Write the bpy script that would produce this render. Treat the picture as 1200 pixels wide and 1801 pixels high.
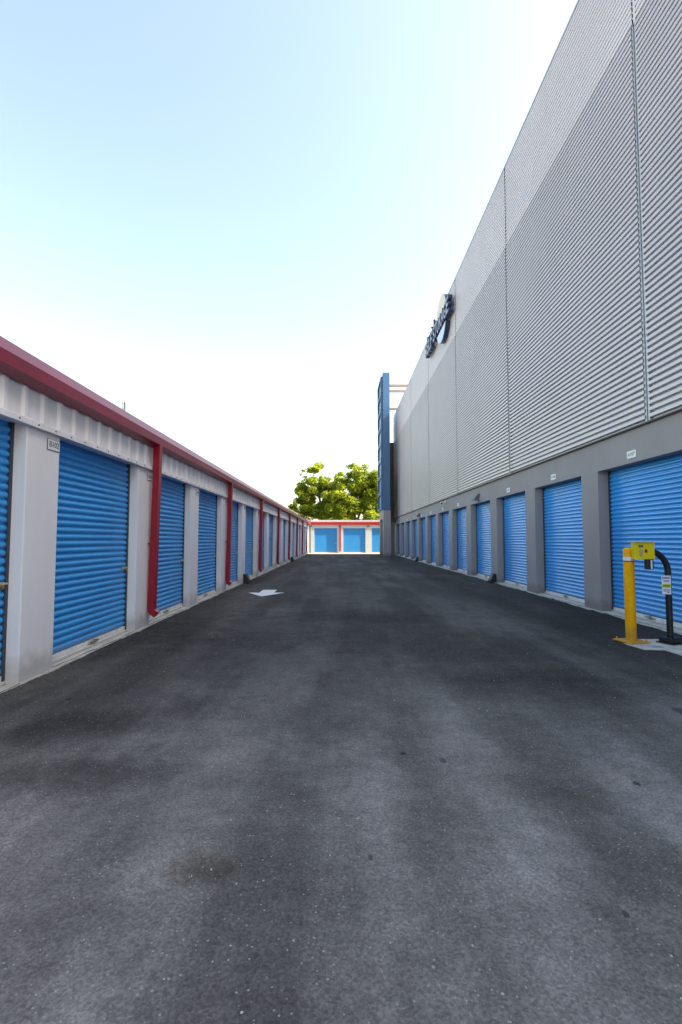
import bpy, bmesh, math, random
from mathutils import Vector, Matrix
R = math.radians
for o in list(bpy.data.objects): bpy.data.objects.remove(o)
scene = bpy.context.scene
C = scene.collection

# ------------------------------------------------------------------ camera, sky, sun, exposure
CAM_H = 1.326
cam_data = bpy.data.cameras.new('camera')
cam = bpy.data.objects.new('camera', cam_data); C.objects.link(cam)
cam_data.sensor_fit = 'HORIZONTAL'; cam_data.sensor_width = 36.0
cam_data.lens = 850.0 / 1200.0 * 36.0
cam_data.clip_start = 0.05; cam_data.clip_end = 3000.0
cam.location = (0, 0, CAM_H)
cam.rotation_euler = (R(90) + math.atan(48.0 / 850.0), 0, -math.atan(3.0 / 850.0))
scene.camera = cam

SUN_EL, SUN_AZ = 40.0, 98.5          # azimuth clockwise from +Y (the drive's far end)
world = bpy.data.worlds.new('World'); scene.world = world; world.use_nodes = True
wn, wl = world.node_tree.nodes, world.node_tree.links
bg = wn['Background']
sky = wn.new('ShaderNodeTexSky'); sky.sky_type = 'NISHITA'; sky.sun_disc = False
sky.sun_elevation = R(SUN_EL); sky.sun_rotation = R(SUN_AZ)
sky.air_density = 1.0; sky.dust_density = 2.4; sky.ozone_density = 0.0; sky.altitude = 0
wt = wn.new('ShaderNodeVectorMath'); wt.operation = 'MULTIPLY'; wt.inputs[1].default_value = (0.99, 1.05, 0.965)   # slightly turquoise air
wl.new(sky.outputs[0], wt.inputs[0]); wl.new(wt.outputs[0], bg.inputs[0]); bg.inputs[1].default_value = 0.15
sun_data = bpy.data.lights.new('sun', 'SUN'); sun_data.energy = 4.4; sun_data.angle = R(0.53)
sun_data.color = (1.0, 0.95, 0.88)
sun = bpy.data.objects.new('sun', sun_data); C.objects.link(sun)
sdir = Vector((math.sin(R(SUN_AZ)) * math.cos(R(SUN_EL)), math.cos(R(SUN_AZ)) * math.cos(R(SUN_EL)), math.sin(R(SUN_EL))))
sun.rotation_euler = sdir.to_track_quat('Z', 'Y').to_euler(); sun.location = sdir * 60
vs = scene.view_settings
vs.view_transform = 'Standard'; vs.look = 'None'; vs.gamma = 1.0; vs.use_curve_mapping = False
vs.exposure = 1.9
vs.use_white_balance = True; vs.white_balance_temperature = 7700; vs.white_balance_tint = 12

# ------------------------------------------------------------------ helpers
def tag(o, label=None, cat=None, group=None, kind=None):
    if label: o['label'] = label
    if cat: o['category'] = cat
    if group: o['group'] = group
    if kind: o['kind'] = kind
    return o

def empty(name, loc=(0, 0, 0), rz=0.0, parent=None):
    o = bpy.data.objects.new(name, None); C.objects.link(o)
    o.location = loc; o.rotation_euler = (0, 0, rz); o.empty_display_size = 0.2
    if parent: o.parent = parent
    return o

class MB:
    """collects shapes; build() links them as one mesh object"""
    def __init__(s): s.v = []; s.f = []; s.sm = []
    def add(s, vs_, fs, smooth=False):
        n = len(s.v); s.v += [tuple(p) for p in vs_]
        s.f += [tuple(i + n for i in f) for f in fs]; s.sm += [smooth] * len(fs)
        return s
    def box(s, x0, x1, y0, y1, z0, z1):
        x0, x1 = min(x0, x1), max(x0, x1); y0, y1 = min(y0, y1), max(y0, y1); z0, z1 = min(z0, z1), max(z0, z1)
        v = [(x0, y0, z0), (x1, y0, z0), (x1, y1, z0), (x0, y1, z0), (x0, y0, z1), (x1, y0, z1), (x1, y1, z1), (x0, y1, z1)]
        return s.add(v, [(0, 3, 2, 1), (4, 5, 6, 7), (0, 1, 5, 4), (1, 2, 6, 5), (2, 3, 7, 6), (3, 0, 4, 7)])
    def prism_y(s, prof, y0, y1, smooth=False, caps=True, closed=True):
        """profile of (x,z) points swept along y"""
        n = len(prof)
        v = [(x, y0, z) for x, z in prof] + [(x, y1, z) for x, z in prof]
        m = n if closed else n - 1
        f = [(i, (i + 1) % n, n + (i + 1) % n, n + i) for i in range(m)]
        s.add(v, f, smooth)
        if caps and closed:
            s.add(v[:n], [tuple(range(n - 1, -1, -1))]); s.add(v[n:], [tuple(range(n))])
        return s
    def prism_z(s, poly, z0, z1):
        n = len(poly)
        v = [(x, y, z0) for x, y in poly] + [(x, y, z1) for x, y in poly]
        f = [(i, (i + 1) % n, n + (i + 1) % n, n + i) for i in range(n)] + [tuple(range(n - 1, -1, -1)), tuple(range(n, 2 * n))]
        return s.add(v, f)
    def prism_x(s, poly, x0, x1, smooth=False):
        """polygon of (y,z) points swept along x"""
        n = len(poly)
        v = [(x0, y, z) for y, z in poly] + [(x1, y, z) for y, z in poly]
        f = [(i, (i + 1) % n, n + (i + 1) % n, n + i) for i in range(n)]
        s.add(v, f, smooth)
        return s.add(v, [tuple(range(n - 1, -1, -1)), tuple(range(n, 2 * n))])
    def tube(s, pts, rad, seg=12, cap=True, square=False):
        pts = [Vector(p) for p in pts]
        rads = rad if isinstance(rad, (list, tuple)) else [rad] * len(pts)
        rings = []
        up = Vector((0.13, 0.21, 0.97)) if abs((pts[-1] - pts[0]).normalized().z) < 0.9 else Vector((0, 1, 0))
        for i, p in enumerate(pts):
            d = (pts[min(i + 1, len(pts) - 1)] - pts[max(i - 1, 0)]).normalized()
            a = d.cross(up).normalized(); b = a.cross(d).normalized()
            rings.append([p + (a * math.cos(t) + b * math.sin(t)) * rads[i]
                          for t in [2 * math.pi * (k + (0.5 if square else 0)) / seg for k in range(seg)]])
        v = [q for r in rings for q in r]; f = []
        for i in range(len(pts) - 1):
            for k in range(seg):
                f.append((i * seg + k, i * seg + (k + 1) % seg, (i + 1) * seg + (k + 1) % seg, (i + 1) * seg + k))
        s.add(v, f, not square)
        if cap:
            s.add(rings[0], [tuple(range(seg - 1, -1, -1))]); s.add(rings[-1], [tuple(range(seg))])
        return s
    def mesh(s, name):
        me = bpy.data.meshes.new(name); me.from_pydata(s.v, [], s.f); me.update()
        me.polygons.foreach_set('use_smooth', s.sm)
        bm = bmesh.new(); bm.from_mesh(me)
        bmesh.ops.recalc_face_normals(bm, faces=bm.faces); bm.to_mesh(me); bm.free()
        return me
    def build(s, name, mat, parent=None, loc=(0, 0, 0), bevel=0.0, seg=2):
        me = s.mesh(name)
        return link(name, me, mat, parent, loc, bevel, seg)

def link(name, me, mat, parent=None, loc=(0, 0, 0), bevel=0.0, seg=2):
    if mat and not me.materials: me.materials.append(mat)
    o = bpy.data.objects.new(name, me); C.objects.link(o); o.location = loc
    if parent: o.parent = parent
    if bevel:
        b = o.modifiers.new('bevel', 'BEVEL'); b.width = bevel; b.segments = seg; b.limit_method = 'ANGLE'; b.angle_limit = R(40)
    return o

def text_mesh(body, size, depth, name='lettering', align='CENTER', spacing=1.0, offset=0.0):
    cu = bpy.data.curves.new(name, 'FONT'); cu.body = body; cu.size = size; cu.extrude = depth / 2
    cu.align_x = align; cu.align_y = 'CENTER'; cu.space_character = spacing; cu.resolution_u = 3; cu.offset = offset
    t = bpy.data.objects.new('tmp_text', cu); C.objects.link(t)
    dg = bpy.context.evaluated_depsgraph_get()
    me = bpy.data.meshes.new_from_object(t.evaluated_get(dg))
    bpy.data.objects.remove(t); bpy.data.curves.remove(cu); me.name = name
    return me

# orientation of text on walls: facing -X (right wall) and facing +X (left wall)
FACE_MX = Matrix(((0, 0, -1, 0), (-1, 0, 0, 0), (0, 1, 0, 0), (0, 0, 0, 1)))
FACE_PX = Matrix(((0, 0, 1, 0), (1, 0, 0, 0), (0, 1, 0, 0), (0, 0, 0, 1)))

# ------------------------------------------------------------------ materials
def material(name, col, rough=0.6, metal=0.0, spec=0.5, var=0.08, vscale=1.5, bump=0.0, bscale=60.0, col2=None, rvar=0.1, rand=0.0, coat=0.0, dirt=None, stretch=(1, 1, 1)):
    m = bpy.data.materials.new(name); m.use_nodes = True
    n, l = m.node_tree.nodes, m.node_tree.links
    p = n['Principled BSDF']
    p.inputs['Roughness'].default_value = rough; p.inputs['Metallic'].default_value = metal
    p.inputs['Specular IOR Level'].default_value = spec
    if coat: p.inputs['Coat Weight'].default_value = coat; p.inputs['Coat Roughness'].default_value = 0.15
    g = n.new('ShaderNodeNewGeometry')
    mp = n.new('ShaderNodeVectorMath'); mp.operation = 'MULTIPLY'; mp.inputs[1].default_value = stretch
    l.new(g.outputs['Position'], mp.inputs[0])
    nz = n.new('ShaderNodeTexNoise'); nz.inputs['Scale'].default_value = vscale; nz.inputs['Detail'].default_value = 6; nz.inputs['Roughness'].default_value = 0.6
    l.new(mp.outputs[0], nz.inputs['Vector'])
    rp = n.new('ShaderNodeMapRange'); rp.inputs[1].default_value = 0.3; rp.inputs[2].default_value = 0.7
    l.new(nz.outputs['Fac'], rp.inputs[0])
    mx = n.new('ShaderNodeMix'); mx.data_type = 'RGBA'
    c2 = col2 or tuple(c * (1 - 2 * var) for c in col)
    mx.inputs['A'].default_value = (*c2, 1); mx.inputs['B'].default_value = (*tuple(min(1, c * (1 + var)) for c in col), 1)
    l.new(rp.outputs[0], mx.inputs['Factor'])
    out = mx.outputs['Result']
    if rand:
        oi = n.new('ShaderNodeObjectInfo'); mr = n.new('ShaderNodeMapRange')
        mr.inputs[3].default_value = 1 - rand; mr.inputs[4].default_value = 1 + rand * 0.6
        l.new(oi.outputs['Random'], mr.inputs[0])
        mm = n.new('ShaderNodeVectorMath'); mm.operation = 'SCALE'
        l.new(out, mm.inputs[0]); l.new(mr.outputs[0], mm.inputs['Scale']); out = mm.outputs[0]
    if dirt:      # splash dirt: a stain band near the ground, ragged by noise
        zc, band, dcol = dirt
        sx = n.new('ShaderNodeSeparateXYZ'); l.new(g.outputs['Position'], sx.inputs[0])
        dn = n.new('ShaderNodeTexNoise'); dn.inputs['Scale'].default_value = 9; dn.inputs['Detail'].default_value = 5
        l.new(g.outputs['Position'], dn.inputs['Vector'])
        ad = n.new('ShaderNodeMath'); ad.operation = 'MULTIPLY_ADD'; ad.inputs[1].default_value = -band * 1.6; l.new(dn.outputs['Fac'], ad.inputs[0]); l.new(sx.outputs['Z'], ad.inputs[2])
        dr = n.new('ShaderNodeMapRange'); dr.inputs[1].default_value = zc - band * 0.6; dr.inputs[2].default_value = zc + band * 0.5; dr.inputs[3].default_value = 0.55; dr.inputs[4].default_value = 0.0
        l.new(ad.outputs[0], dr.inputs[0])
        dm = n.new('ShaderNodeMix'); dm.data_type = 'RGBA'; dm.inputs['B'].default_value = (*dcol, 1)
        l.new(dr.outputs[0], dm.inputs['Factor']); l.new(out, dm.inputs['A']); out = dm.outputs['Result']
    l.new(out, p.inputs['Base Color'])
    if rvar:
        rr = n.new('ShaderNodeMapRange'); rr.inputs[3].default_value = max(0.05, rough - rvar); rr.inputs[4].default_value = min(1, rough + rvar)
        l.new(nz.outputs['Fac'], rr.inputs[0]); l.new(rr.outputs[0], p.inputs['Roughness'])
    if bump:
        bn = n.new('ShaderNodeTexNoise'); bn.inputs['Scale'].default_value = bscale; bn.inputs['Detail'].default_value = 4
        l.new(g.outputs['Position'], bn.inputs['Vector'])
        b = n.new('ShaderNodeBump'); b.inputs['Strength'].default_value = bump; b.inputs['Distance'].default_value = 0.01
        l.new(bn.outputs['Fac'], b.inputs['Height']); l.new(b.outputs[0], p.inputs['Normal'])
    return m

M = {}
M['panel'] = material('pale_grey_metal', (0.82, 0.78, 0.82), 0.42, spec=0.4, var=0.05, vscale=0.9, bump=0.05, bscale=5, stretch=(1, 1, .35), dirt=(0.10, 0.16, (0.30, 0.28, 0.26)))
M['panel_head'] = material('pale_grey_ribbed_metal', (0.80, 0.76, 0.80), 0.45, spec=0.4, var=0.07, vscale=2.2, stretch=(1, 2.2, .3), bump=0.05, bscale=6)
M['red'] = material('maroon_paint', (0.30, 0.004, 0.022), 0.36, spec=0.4, var=0.1, vscale=2, rvar=0.06)
M['red_gutter'] = material('maroon_gutter_enamel', (0.31, 0.012, 0.05), 0.36, spec=0.5, var=0.1, vscale=2, rvar=0.05)
M['roof'] = material('roof_metal', (0.42, 0.40, 0.42), 0.45, metal=0.2, var=0.1)
M['blue'] = material('blue_door_paint', (0.003, 0.31, 0.76), 0.34, spec=0.5, var=0.07, vscale=1.2, rvar=0.04, rand=0.06, stretch=(1, .6, 1), dirt=(0.07, 0.10, (0.16, 0.20, 0.26)))
M['blue_r'] = material('bright_blue_door_paint', (0.0, 0.33, 0.80), 0.2, spec=0.6, var=0.06, vscale=1.2, rvar=0.03, rand=0.05, coat=0.35, dirt=(0.06, 0.10, (0.13, 0.2, 0.33)))
M['alu'] = material('aluminium_bar', (0.78, 0.76, 0.74), 0.45, metal=0.1, var=0.12, vscale=14, dirt=(0.03, 0.05, (0.4, 0.36, 0.32)))
M['dark'] = material('dark_gap', (0.02, 0.02, 0.025), 0.7, var=0.1)
M['guide_shade'] = material('door_guide_shade', (0.035, 0.045, 0.07), 0.5, var=0.2)  # near-black colour stands in for the shadow gap beside the curtain
M['steel'] = material('zinc_steel', (0.55, 0.54, 0.52), 0.3, metal=0.9, var=0.12, vscale=30)
M['brass'] = material('brass', (0.42, 0.20, 0.05), 0.3, metal=0.8, var=0.15, vscale=40)
M['redtag'] = material('red_plastic', (0.45, 0.02, 0.02), 0.45)
M['concrete'] = material('concrete', (0.58, 0.54, 0.50), 0.85, spec=0.25, var=0.16, vscale=5, bump=0.3, bscale=120)
M['apron'] = material('pale_concrete', (0.36, 0.31, 0.26), 0.85, spec=0.25, var=0.12, vscale=2, bump=0.2, bscale=100)
M['stucco'] = material('grey_stucco', (0.33, 0.292, 0.297), 0.85, spec=0.3, var=0.05, vscale=1.1, bump=0.25, bscale=220, dirt=(0.08, 0.16, (0.13, 0.125, 0.125)), stretch=(1, 1, .5))
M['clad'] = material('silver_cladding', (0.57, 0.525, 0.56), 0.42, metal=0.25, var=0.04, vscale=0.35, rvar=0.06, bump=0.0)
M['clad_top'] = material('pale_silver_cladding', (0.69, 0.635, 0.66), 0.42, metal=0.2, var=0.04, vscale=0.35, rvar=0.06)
M['trim'] = material('grey_trim', (0.40, 0.405, 0.43), 0.4, metal=0.3, var=0.05)
M['trim_dark'] = material('dark_trim', (0.12, 0.12, 0.13), 0.5, metal=0.2, var=0.1)
M['white'] = material('white_plate', (0.78, 0.78, 0.8), 0.4, var=0.03)
M['plate_rim'] = material('plate_rim', (0.14, 0.14, 0.17), 0.5)
M['ink'] = material('dark_ink', (0.03, 0.03, 0.05), 0.5, var=0.05)
M['navy'] = material('navy_paint', (0.016, 0.035, 0.10), 0.35, var=0.1)
M['sign_face'] = material('sign_cream', (0.72, 0.64, 0.50), 0.4, var=0.04, vscale=1)
M['sign_blue'] = material('sign_pale_blue', (0.55, 0.66, 0.82), 0.4, var=0.04, vscale=1)
M['letter'] = material('sign_letter_white', (0.62, 0.68, 0.84), 0.4, var=0.04)
M['fin'] = material('steel_blue_paint', (0.035, 0.115, 0.25), 0.4, var=0.06, vscale=0.5)
M['fin_panel'] = material('blue_tower_panel', (0.055, 0.16, 0.33), 0.38, var=0.06, vscale=0.5)
M['tan'] = material('tan_beam', (0.26, 0.18, 0.15), 0.6, var=0.08)
M['taupe'] = material('taupe_render', (0.22, 0.18, 0.16), 0.8, var=0.06)
M['yellow'] = material('safety_yellow', (1.0, 0.42, 0.002), 0.45, spec=0.2, var=0.09, vscale=16, rvar=0.08, dirt=(0.10, 0.12, (0.35, 0.2, 0.06)))
M['keypad'] = material('lemon_yellow_box', (0.80, 0.60, 0.006), 0.4, spec=0.3, var=0.05, vscale=8)
M['black'] = material('black_powder_coat', (0.012, 0.013, 0.018), 0.38, var=0.2, vscale=10)
M['plastic'] = material('black_plastic', (0.015, 0.015, 0.017), 0.5, var=0.2, vscale=10)
M['lcd'] = material('lcd', (0.10, 0.13, 0.13), 0.2)
M['purple'] = material('purple_print', (0.12, 0.10, 0.42), 0.5)
M['lime'] = material('lime_print', (0.60, 0.68, 0.05), 0.5)
M['paint'] = material('white_road_paint', (0.82, 0.82, 0.83), 0.7, var=0.12, vscale=9, bump=0.2, bscale=200)
M['oil'] = material('old_oil', (0.058, 0.053, 0.052), 0.6, var=0.3, vscale=60)
M['blue_back'] = material('matt_blue_door_paint', (0.02, 0.27, 0.62), 0.6, spec=0.3, var=0.02)
M['bwall'] = material('cream_wall', (0.50, 0.52, 0.53), 0.7, var=0.04, vscale=1)
M['bred'] = material('bright_red_paint', (0.40, 0.010, 0.016), 0.4, var=0.06)
M['bark'] = material('bark', (0.13, 0.10, 0.075), 0.9, var=0.25, vscale=5, bump=0.5, bscale=20)
M['post_green'] = material('green_post_paint', (0.05, 0.075, 0.05), 0.5, var=0.15)
M['stone'] = material('pale_stone_chip', (0.42, 0.41, 0.40), 0.8, var=0.2, vscale=30, rand=0.3)
M['earth'] = material('dry_earth', (0.16, 0.14, 0.10), 0.95, var=0.2, vscale=0.3)

def asphalt_material():
    m = bpy.data.materials.new('asphalt'); m.use_nodes = True
    n, l = m.node_tree.nodes, m.node_tree.links
    p = n['Principled BSDF']; p.inputs['Specular IOR Level'].default_value = 0.18
    g = n.new('ShaderNodeNewGeometry')
    def noise(scale, detail=5, stretch=(1, 1, 1), rough=0.55, off=(0, 0, 0)):
        a = n.new('ShaderNodeMapping'); a.inputs['Scale'].default_value = stretch; a.inputs['Location'].default_value = off
        l.new(g.outputs['Position'], a.inputs['Vector'])
        t = n.new('ShaderNodeTexNoise'); t.inputs['Scale'].default_value = scale; t.inputs['Detail'].default_value = detail; t.inputs['Roughness'].default_value = rough
        l.new(a.outputs[0], t.inputs['Vector']); return t.outputs['Fac']
    def remap(x, a, b, c, d):
        r = n.new('ShaderNodeMapRange'); r.interpolation_type = 'SMOOTHSTEP'
        for i, vv in enumerate((a, b, c, d)): r.inputs[i + 1].default_value = vv
        l.new(x, r.inputs[0]); return r.outputs[0]
    def mul(a, b):
        r = n.new('ShaderNodeMath'); r.operation = 'MULTIPLY'
        for i, q in enumerate((a, b)):
            if isinstance(q, (int, float)): r.inputs[i].default_value = q
            else: l.new(q, r.inputs[i])
        return r.outputs[0]
    def vor(scale, feature='F1', stretch=(1, 1, 1)):
        a = n.new('ShaderNodeMapping'); a.inputs['Scale'].default_value = stretch
        l.new(g.outputs['Position'], a.inputs['Vector'])
        t = n.new('ShaderNodeTexVoronoi'); t.inputs['Scale'].default_value = scale; t.feature = feature
        l.new(a.outputs[0], t.inputs['Vector']); return t
    patch = remap(noise(0.55, 5, (1, .55, 1), 0.55), 0.38, 0.62, 0.72, 1.22)       # dusty and sealed patches
    streak = remap(noise(1.5, 4, (1, .10, 1), 0.55, (7, 3, 0)), 0.40, 0.62, 0.74, 1.2)
    mid = mul(remap(noise(3.2, 6, (1, 1, 1), 0.7, (3, 0, 0)), 0.34, 0.66, 0.84, 1.15), remap(noise(13, 5, (1, 1, 1), 0.7, (5, 1, 0)), 0.33, 0.67, 0.90, 1.10))
    va = vor(115); sa = n.new('ShaderNodeSeparateColor'); l.new(va.outputs['Color'], sa.inputs[0])
    aggr = mul(remap(sa.outputs[0], 0.0, 1.0, 0.82, 1.22), remap(noise(75, 4, (1, 1, 1), 0.75, (1, 2, 0)), 0.3, 0.7, 0.78, 1.22))
    v = mul(mul(mul(patch, streak), mul(mid, aggr)), 1.0)
    sx = n.new('ShaderNodeSeparateXYZ'); l.new(g.outputs['Position'], sx.inputs[0])
    wob = noise(1.3, 4, (1, .4, 1), 0.6, (11, 5, 0))
    ax = n.new('ShaderNodeMath'); ax.operation = 'MULTIPLY_ADD'; ax.inputs[1].default_value = 1.4; l.new(wob, ax.inputs[0]); l.new(sx.outputs['X'], ax.inputs[2])
    seal_r = remap(ax.outputs[0], 3.2, 4.3, 1.0, 0.62)         # sealed strip by the grey building
    seal_l = remap(ax.outputs[0], -2.1, -1.2, 0.72, 1.0)       # sealed strip by the white row
    v = mul(v, mul(seal_r, seal_l))
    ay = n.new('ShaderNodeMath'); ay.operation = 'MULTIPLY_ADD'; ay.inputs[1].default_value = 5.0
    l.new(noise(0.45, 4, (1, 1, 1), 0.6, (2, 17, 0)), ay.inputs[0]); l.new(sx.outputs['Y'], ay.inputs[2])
    v = mul(v, remap(ay.outputs[0], 3.6, 9.0, 1.25, 0.48))       # colour darkens farther in, with a noisy edge
    # ragged sealer and drip stains (dark) and dusty worn places (light)
    edge = noise(2.6, 6, (1, 1, 1), 0.68, (4, 8, 0))
    for cx, cy, rx, ry, gain in ((-1.94, 3.45, .66, .36, .52), (-1.45, 2.80, .64, .28, .54), (-1.15, 3.95, .55, .30, .66), (-0.9, 6.4, 1.3, .9, .66), (1.6, 4.7, .8, .35, .68), (2.5, 4.5, .9, .6, .7),
                                 (0.1, 8.4, 1.8, .8, .62), (-2.2, 7.2, .6, 1.6, .62), (-0.54, 2.04, .17, .11, .66), (2.2, 2.6, .5, .5, .78), (1.4, 1.72, .45, .16, 1.28), (-1.9, 2.3, .5, .16, 1.25), (-1.3, 3.3, .7, .13, 1.2), (0.9, 2.1, .22, .35, 1.22), (-0.2, 3.2, .6, .3, 1.15)):
        e1 = n.new('ShaderNodeVectorMath'); e1.operation = 'SUBTRACT'; e1.inputs[1].default_value = (cx, cy, 0); l.new(g.outputs['Position'], e1.inputs[0])
        e2 = n.new('ShaderNodeVectorMath'); e2.operation = 'MULTIPLY'; e2.inputs[1].default_value = (1 / rx, 1 / ry, 0); l.new(e1.outputs[0], e2.inputs[0])
        e3 = n.new('ShaderNodeVectorMath'); e3.operation = 'LENGTH'; l.new(e2.outputs[0], e3.inputs[0])
        e4 = n.new('ShaderNodeMath'); e4.operation = 'MULTIPLY_ADD'; e4.inputs[1].default_value = 2.2; l.new(edge, e4.inputs[0]); l.new(e3.outputs['Value'], e4.inputs[2])
        v = mul(v, remap(e4.outputs[0], 1.35, 2.35, gain, 1.0))
    # pale stone specks
    v1 = vor(60); spk = remap(v1.outputs['Distance'], 0.14, 0.3, 1.0, 0.0)
    sc = n.new('ShaderNodeSeparateColor'); l.new(v1.outputs['Color'], sc.inputs[0])
    spk = mul(spk, remap(sc.outputs[0], 0.80, 0.95, 0.0, 1.0))
    v1b = vor(17); spk2 = remap(v1b.outputs['Distance'], 0.05, 0.13, 1.0, 0.0)
    sc3 = n.new('ShaderNodeSeparateColor'); l.new(v1b.outputs['Color'], sc3.inputs[0])
    spk2 = mul(spk2, remap(sc3.outputs[0], 0.86, 0.95, 0.0, 1.0))
    # dark oil drips
    v2 = vor(1.9); oil = remap(v2.outputs['Distance'], 0.03, 0.06, 1.0, 0.0)
    sc2 = n.new('ShaderNodeSeparateColor'); l.new(v2.outputs['Color'], sc2.inputs[0])
    oil = mul(oil, remap(sc2.outputs[1], 0.6, 0.65, 0.0, 1.0))
    base = n.new('ShaderNodeVectorMath'); base.operation = 'SCALE'; base.inputs[0].default_value = (0.162, 0.145, 0.143)
    l.new(v, base.inputs['Scale'])
    m1 = n.new('ShaderNodeMix'); m1.data_type = 'RGBA'; m1.inputs['B'].default_value = (0.40, 0.39, 0.38, 1)
    mx_ = n.new('ShaderNodeMath'); mx_.operation = 'MAXIMUM'; l.new(spk, mx_.inputs[0]); l.new(spk2, mx_.inputs[1])
    l.new(mul(mx_.outputs[0], 0.8), m1.inputs['Factor']); l.new(base.outputs[0], m1.inputs['A'])
    m2 = n.new('ShaderNodeMix'); m2.data_type = 'RGBA'; m2.inputs['B'].default_value = (0.010, 0.010, 0.011, 1)
    l.new(mul(oil, 0.85), m2.inputs['Factor']); l.new(m1.outputs['Result'], m2.inputs['A'])
    brown = remap(noise(0.9, 4, (1, 1, 1), 0.6, (21, 9, 0)), 0.55, 0.72, 0.0, 0.5)
    m3 = n.new('ShaderNodeMix'); m3.data_type = 'RGBA'; m3.blend_type = 'MULTIPLY'; m3.inputs['B'].default_value = (0.80, 0.72, 0.60, 1)
    ds = n.new('ShaderNodeVectorMath'); ds.operation = 'DISTANCE'; ds.inputs[1].default_value = (-0.54, 2.04, 0)   # old spill
    l.new(g.outputs['Position'], ds.inputs[0])
    da = n.new('ShaderNodeMath'); da.operation = 'MULTIPLY_ADD'; da.inputs[1].default_value = 0.35; l.new(noise(7, 4, (1, 1, 1), 0.7), da.inputs[0]); l.new(ds.outputs['Value'], da.inputs[2])
    bs = n.new('ShaderNodeMath'); bs.operation = 'MAXIMUM'; l.new(brown, bs.inputs[0]); l.new(remap(da.outputs[0], 0.22, 0.36, 0.5, 0.0), bs.inputs[1]); brown = bs.outputs[0]
    l.new(brown, m3.inputs['Factor']); l.new(m2.outputs['Result'], m3.inputs['A'])
    l.new(m3.outputs['Result'], p.inputs['Base Color'])
    l.new(remap(patch, 0.6, 1.35, 0.86, 0.97), p.inputs['Roughness'])
    b = n.new('ShaderNodeBump'); b.inputs['Strength'].default_value = 0.4; b.inputs['Distance'].default_value = 0.004
    l.new(aggr, b.inputs['Height'])
    b2 = n.new('ShaderNodeBump'); b2.inputs['Strength'].default_value = 0.35; b2.inputs['Distance'].default_value = 0.03
    l.new(mid, b2.inputs['Height']); l.new(b.outputs[0], b2.inputs['Normal'])
    l.new(b2.outputs[0], p.inputs['Normal'])
    return m
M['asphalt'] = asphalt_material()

def leaf_material():
    m = bpy.data.materials.new('leaves'); m.use_nodes = True
    n, l = m.node_tree.nodes, m.node_tree.links
    p = n['Principled BSDF']; p.inputs['Roughness'].default_value = 0.5
    g = n.new('ShaderNodeNewGeometry')
    rp = n.new('ShaderNodeValToRGB'); e = rp.color_ramp.elements
    e[0].position = 0.0; e[0].color = (0.10, 0.17, 0.022, 1); e[1].position = 1.0; e[1].color = (0.48, 0.52, 0.05, 1)
    e2 = rp.color_ramp.elements.new(0.5); e2.color = (0.28, 0.35, 0.036, 1)
    nz = n.new('ShaderNodeTexNoise'); nz.inputs['Scale'].default_value = 0.6; l.new(g.outputs['Position'], nz.inputs['Vector'])
    mm = n.new('ShaderNodeMath'); mm.operation = 'MULTIPLY_ADD'; mm.inputs[1].default_value = 0.5
    l.new(g.outputs['Random Per Island'], mm.inputs[0])
    m2 = n.new('ShaderNodeMath'); m2.operation = 'MULTIPLY_ADD'; m2.inputs[1].default_value = 1.2; m2.inputs[2].default_value = -0.35
    l.new(nz.outputs['Fac'], m2.inputs[0]); l.new(m2.outputs[0], mm.inputs[2]); l.new(mm.outputs[0], rp.inputs[0])
    l.new(rp.outputs[0], p.inputs['Base Color'])
    t = n.new('ShaderNodeBsdfTranslucent'); l.new(rp.outputs[0], t.inputs['Color'])
    ms = n.new('ShaderNodeMixShader'); ms.inputs[0].default_value = 0.5
    l.new(p.outputs[0], ms.inputs[1]); l.new(t.outputs[0], ms.inputs[2])
    l.new(ms.outputs[0], n['Material Output'].inputs['Surface'])
    return m
M['leaf'] = leaf_material()

rng = random.Random(5)

# ------------------------------------------------------------------ layout
XL, DL = -2.867, 0.15          # white row: pillar face, recess of its doors
XR, DR = 4.72, 0.22            # grey building: wall face, recess of its doors
L_Y0, L_PITCH, L_PW = 4.40, 2.464, 0.52
R_J0, R_PITCH, R_OW = 8.76, 2.85, 2.25
L_HEAD, R_HEAD = 2.37, 2.56
Y_NEAR, L_END, R_END, Y_BACK = -2.99, 44.35, 41.5, 47.0
CL_BOT, CL_MID, CL_TOP = 3.09, 9.50, 11.87

# ------------------------------------------------------------------ ground
g = MB(); g.box(-900, 900, -900, 900, -0.5, -0.04); tag(g.build('ground', M['earth']), kind='structure')
# drive: laps unevenly up against the concrete sills
m = MB(); ys = []; y = Y_NEAR - 9
while y < Y_BACK - 3.4: ys.append(y); y += 0.05 if -1 < y < 16 else 0.25
def wob(y, s): return 0.012 * math.sin(3.1 * y + s) + 0.010 * math.sin(11.7 * y + 2 * s) + rng.uniform(-0.008, 0.008)
rows = []
for y in ys:
    rows.append([(XL - 0.012 + wob(y, 1.0), y, 0.0385), (XL + 0.055 + wob(y, 2.0) * 1.5, y, 0.012), (XL + 0.16, y, 0.0), (XR - 0.16, y, 0.0), (XR - 0.075 + wob(y, 4), y, 0.012), (XR - 0.03 + wob(y, 3.0), y, 0.0385)])
v = [p for r in rows for p in r]; f = []
for i in range(len(rows) - 1):
    for k in range(5): f.append((i * 6 + k, i * 6 + k + 1, (i + 1) * 6 + k + 1, (i + 1) * 6 + k))
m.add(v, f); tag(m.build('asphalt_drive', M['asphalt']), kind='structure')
m = MB(); m.box(-14, 26, Y_BACK - 3.45, Y_BACK + 0.4, -0.03, 0.004); tag(m.build('concrete_apron', M['apron']), kind='structure')
m = MB(); m.box(XL + 0.02, XL - 0.5, Y_NEAR, L_END, -0.03, 0.035); tag(m.build('concrete_sill', M['concrete']), kind='structure')
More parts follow.
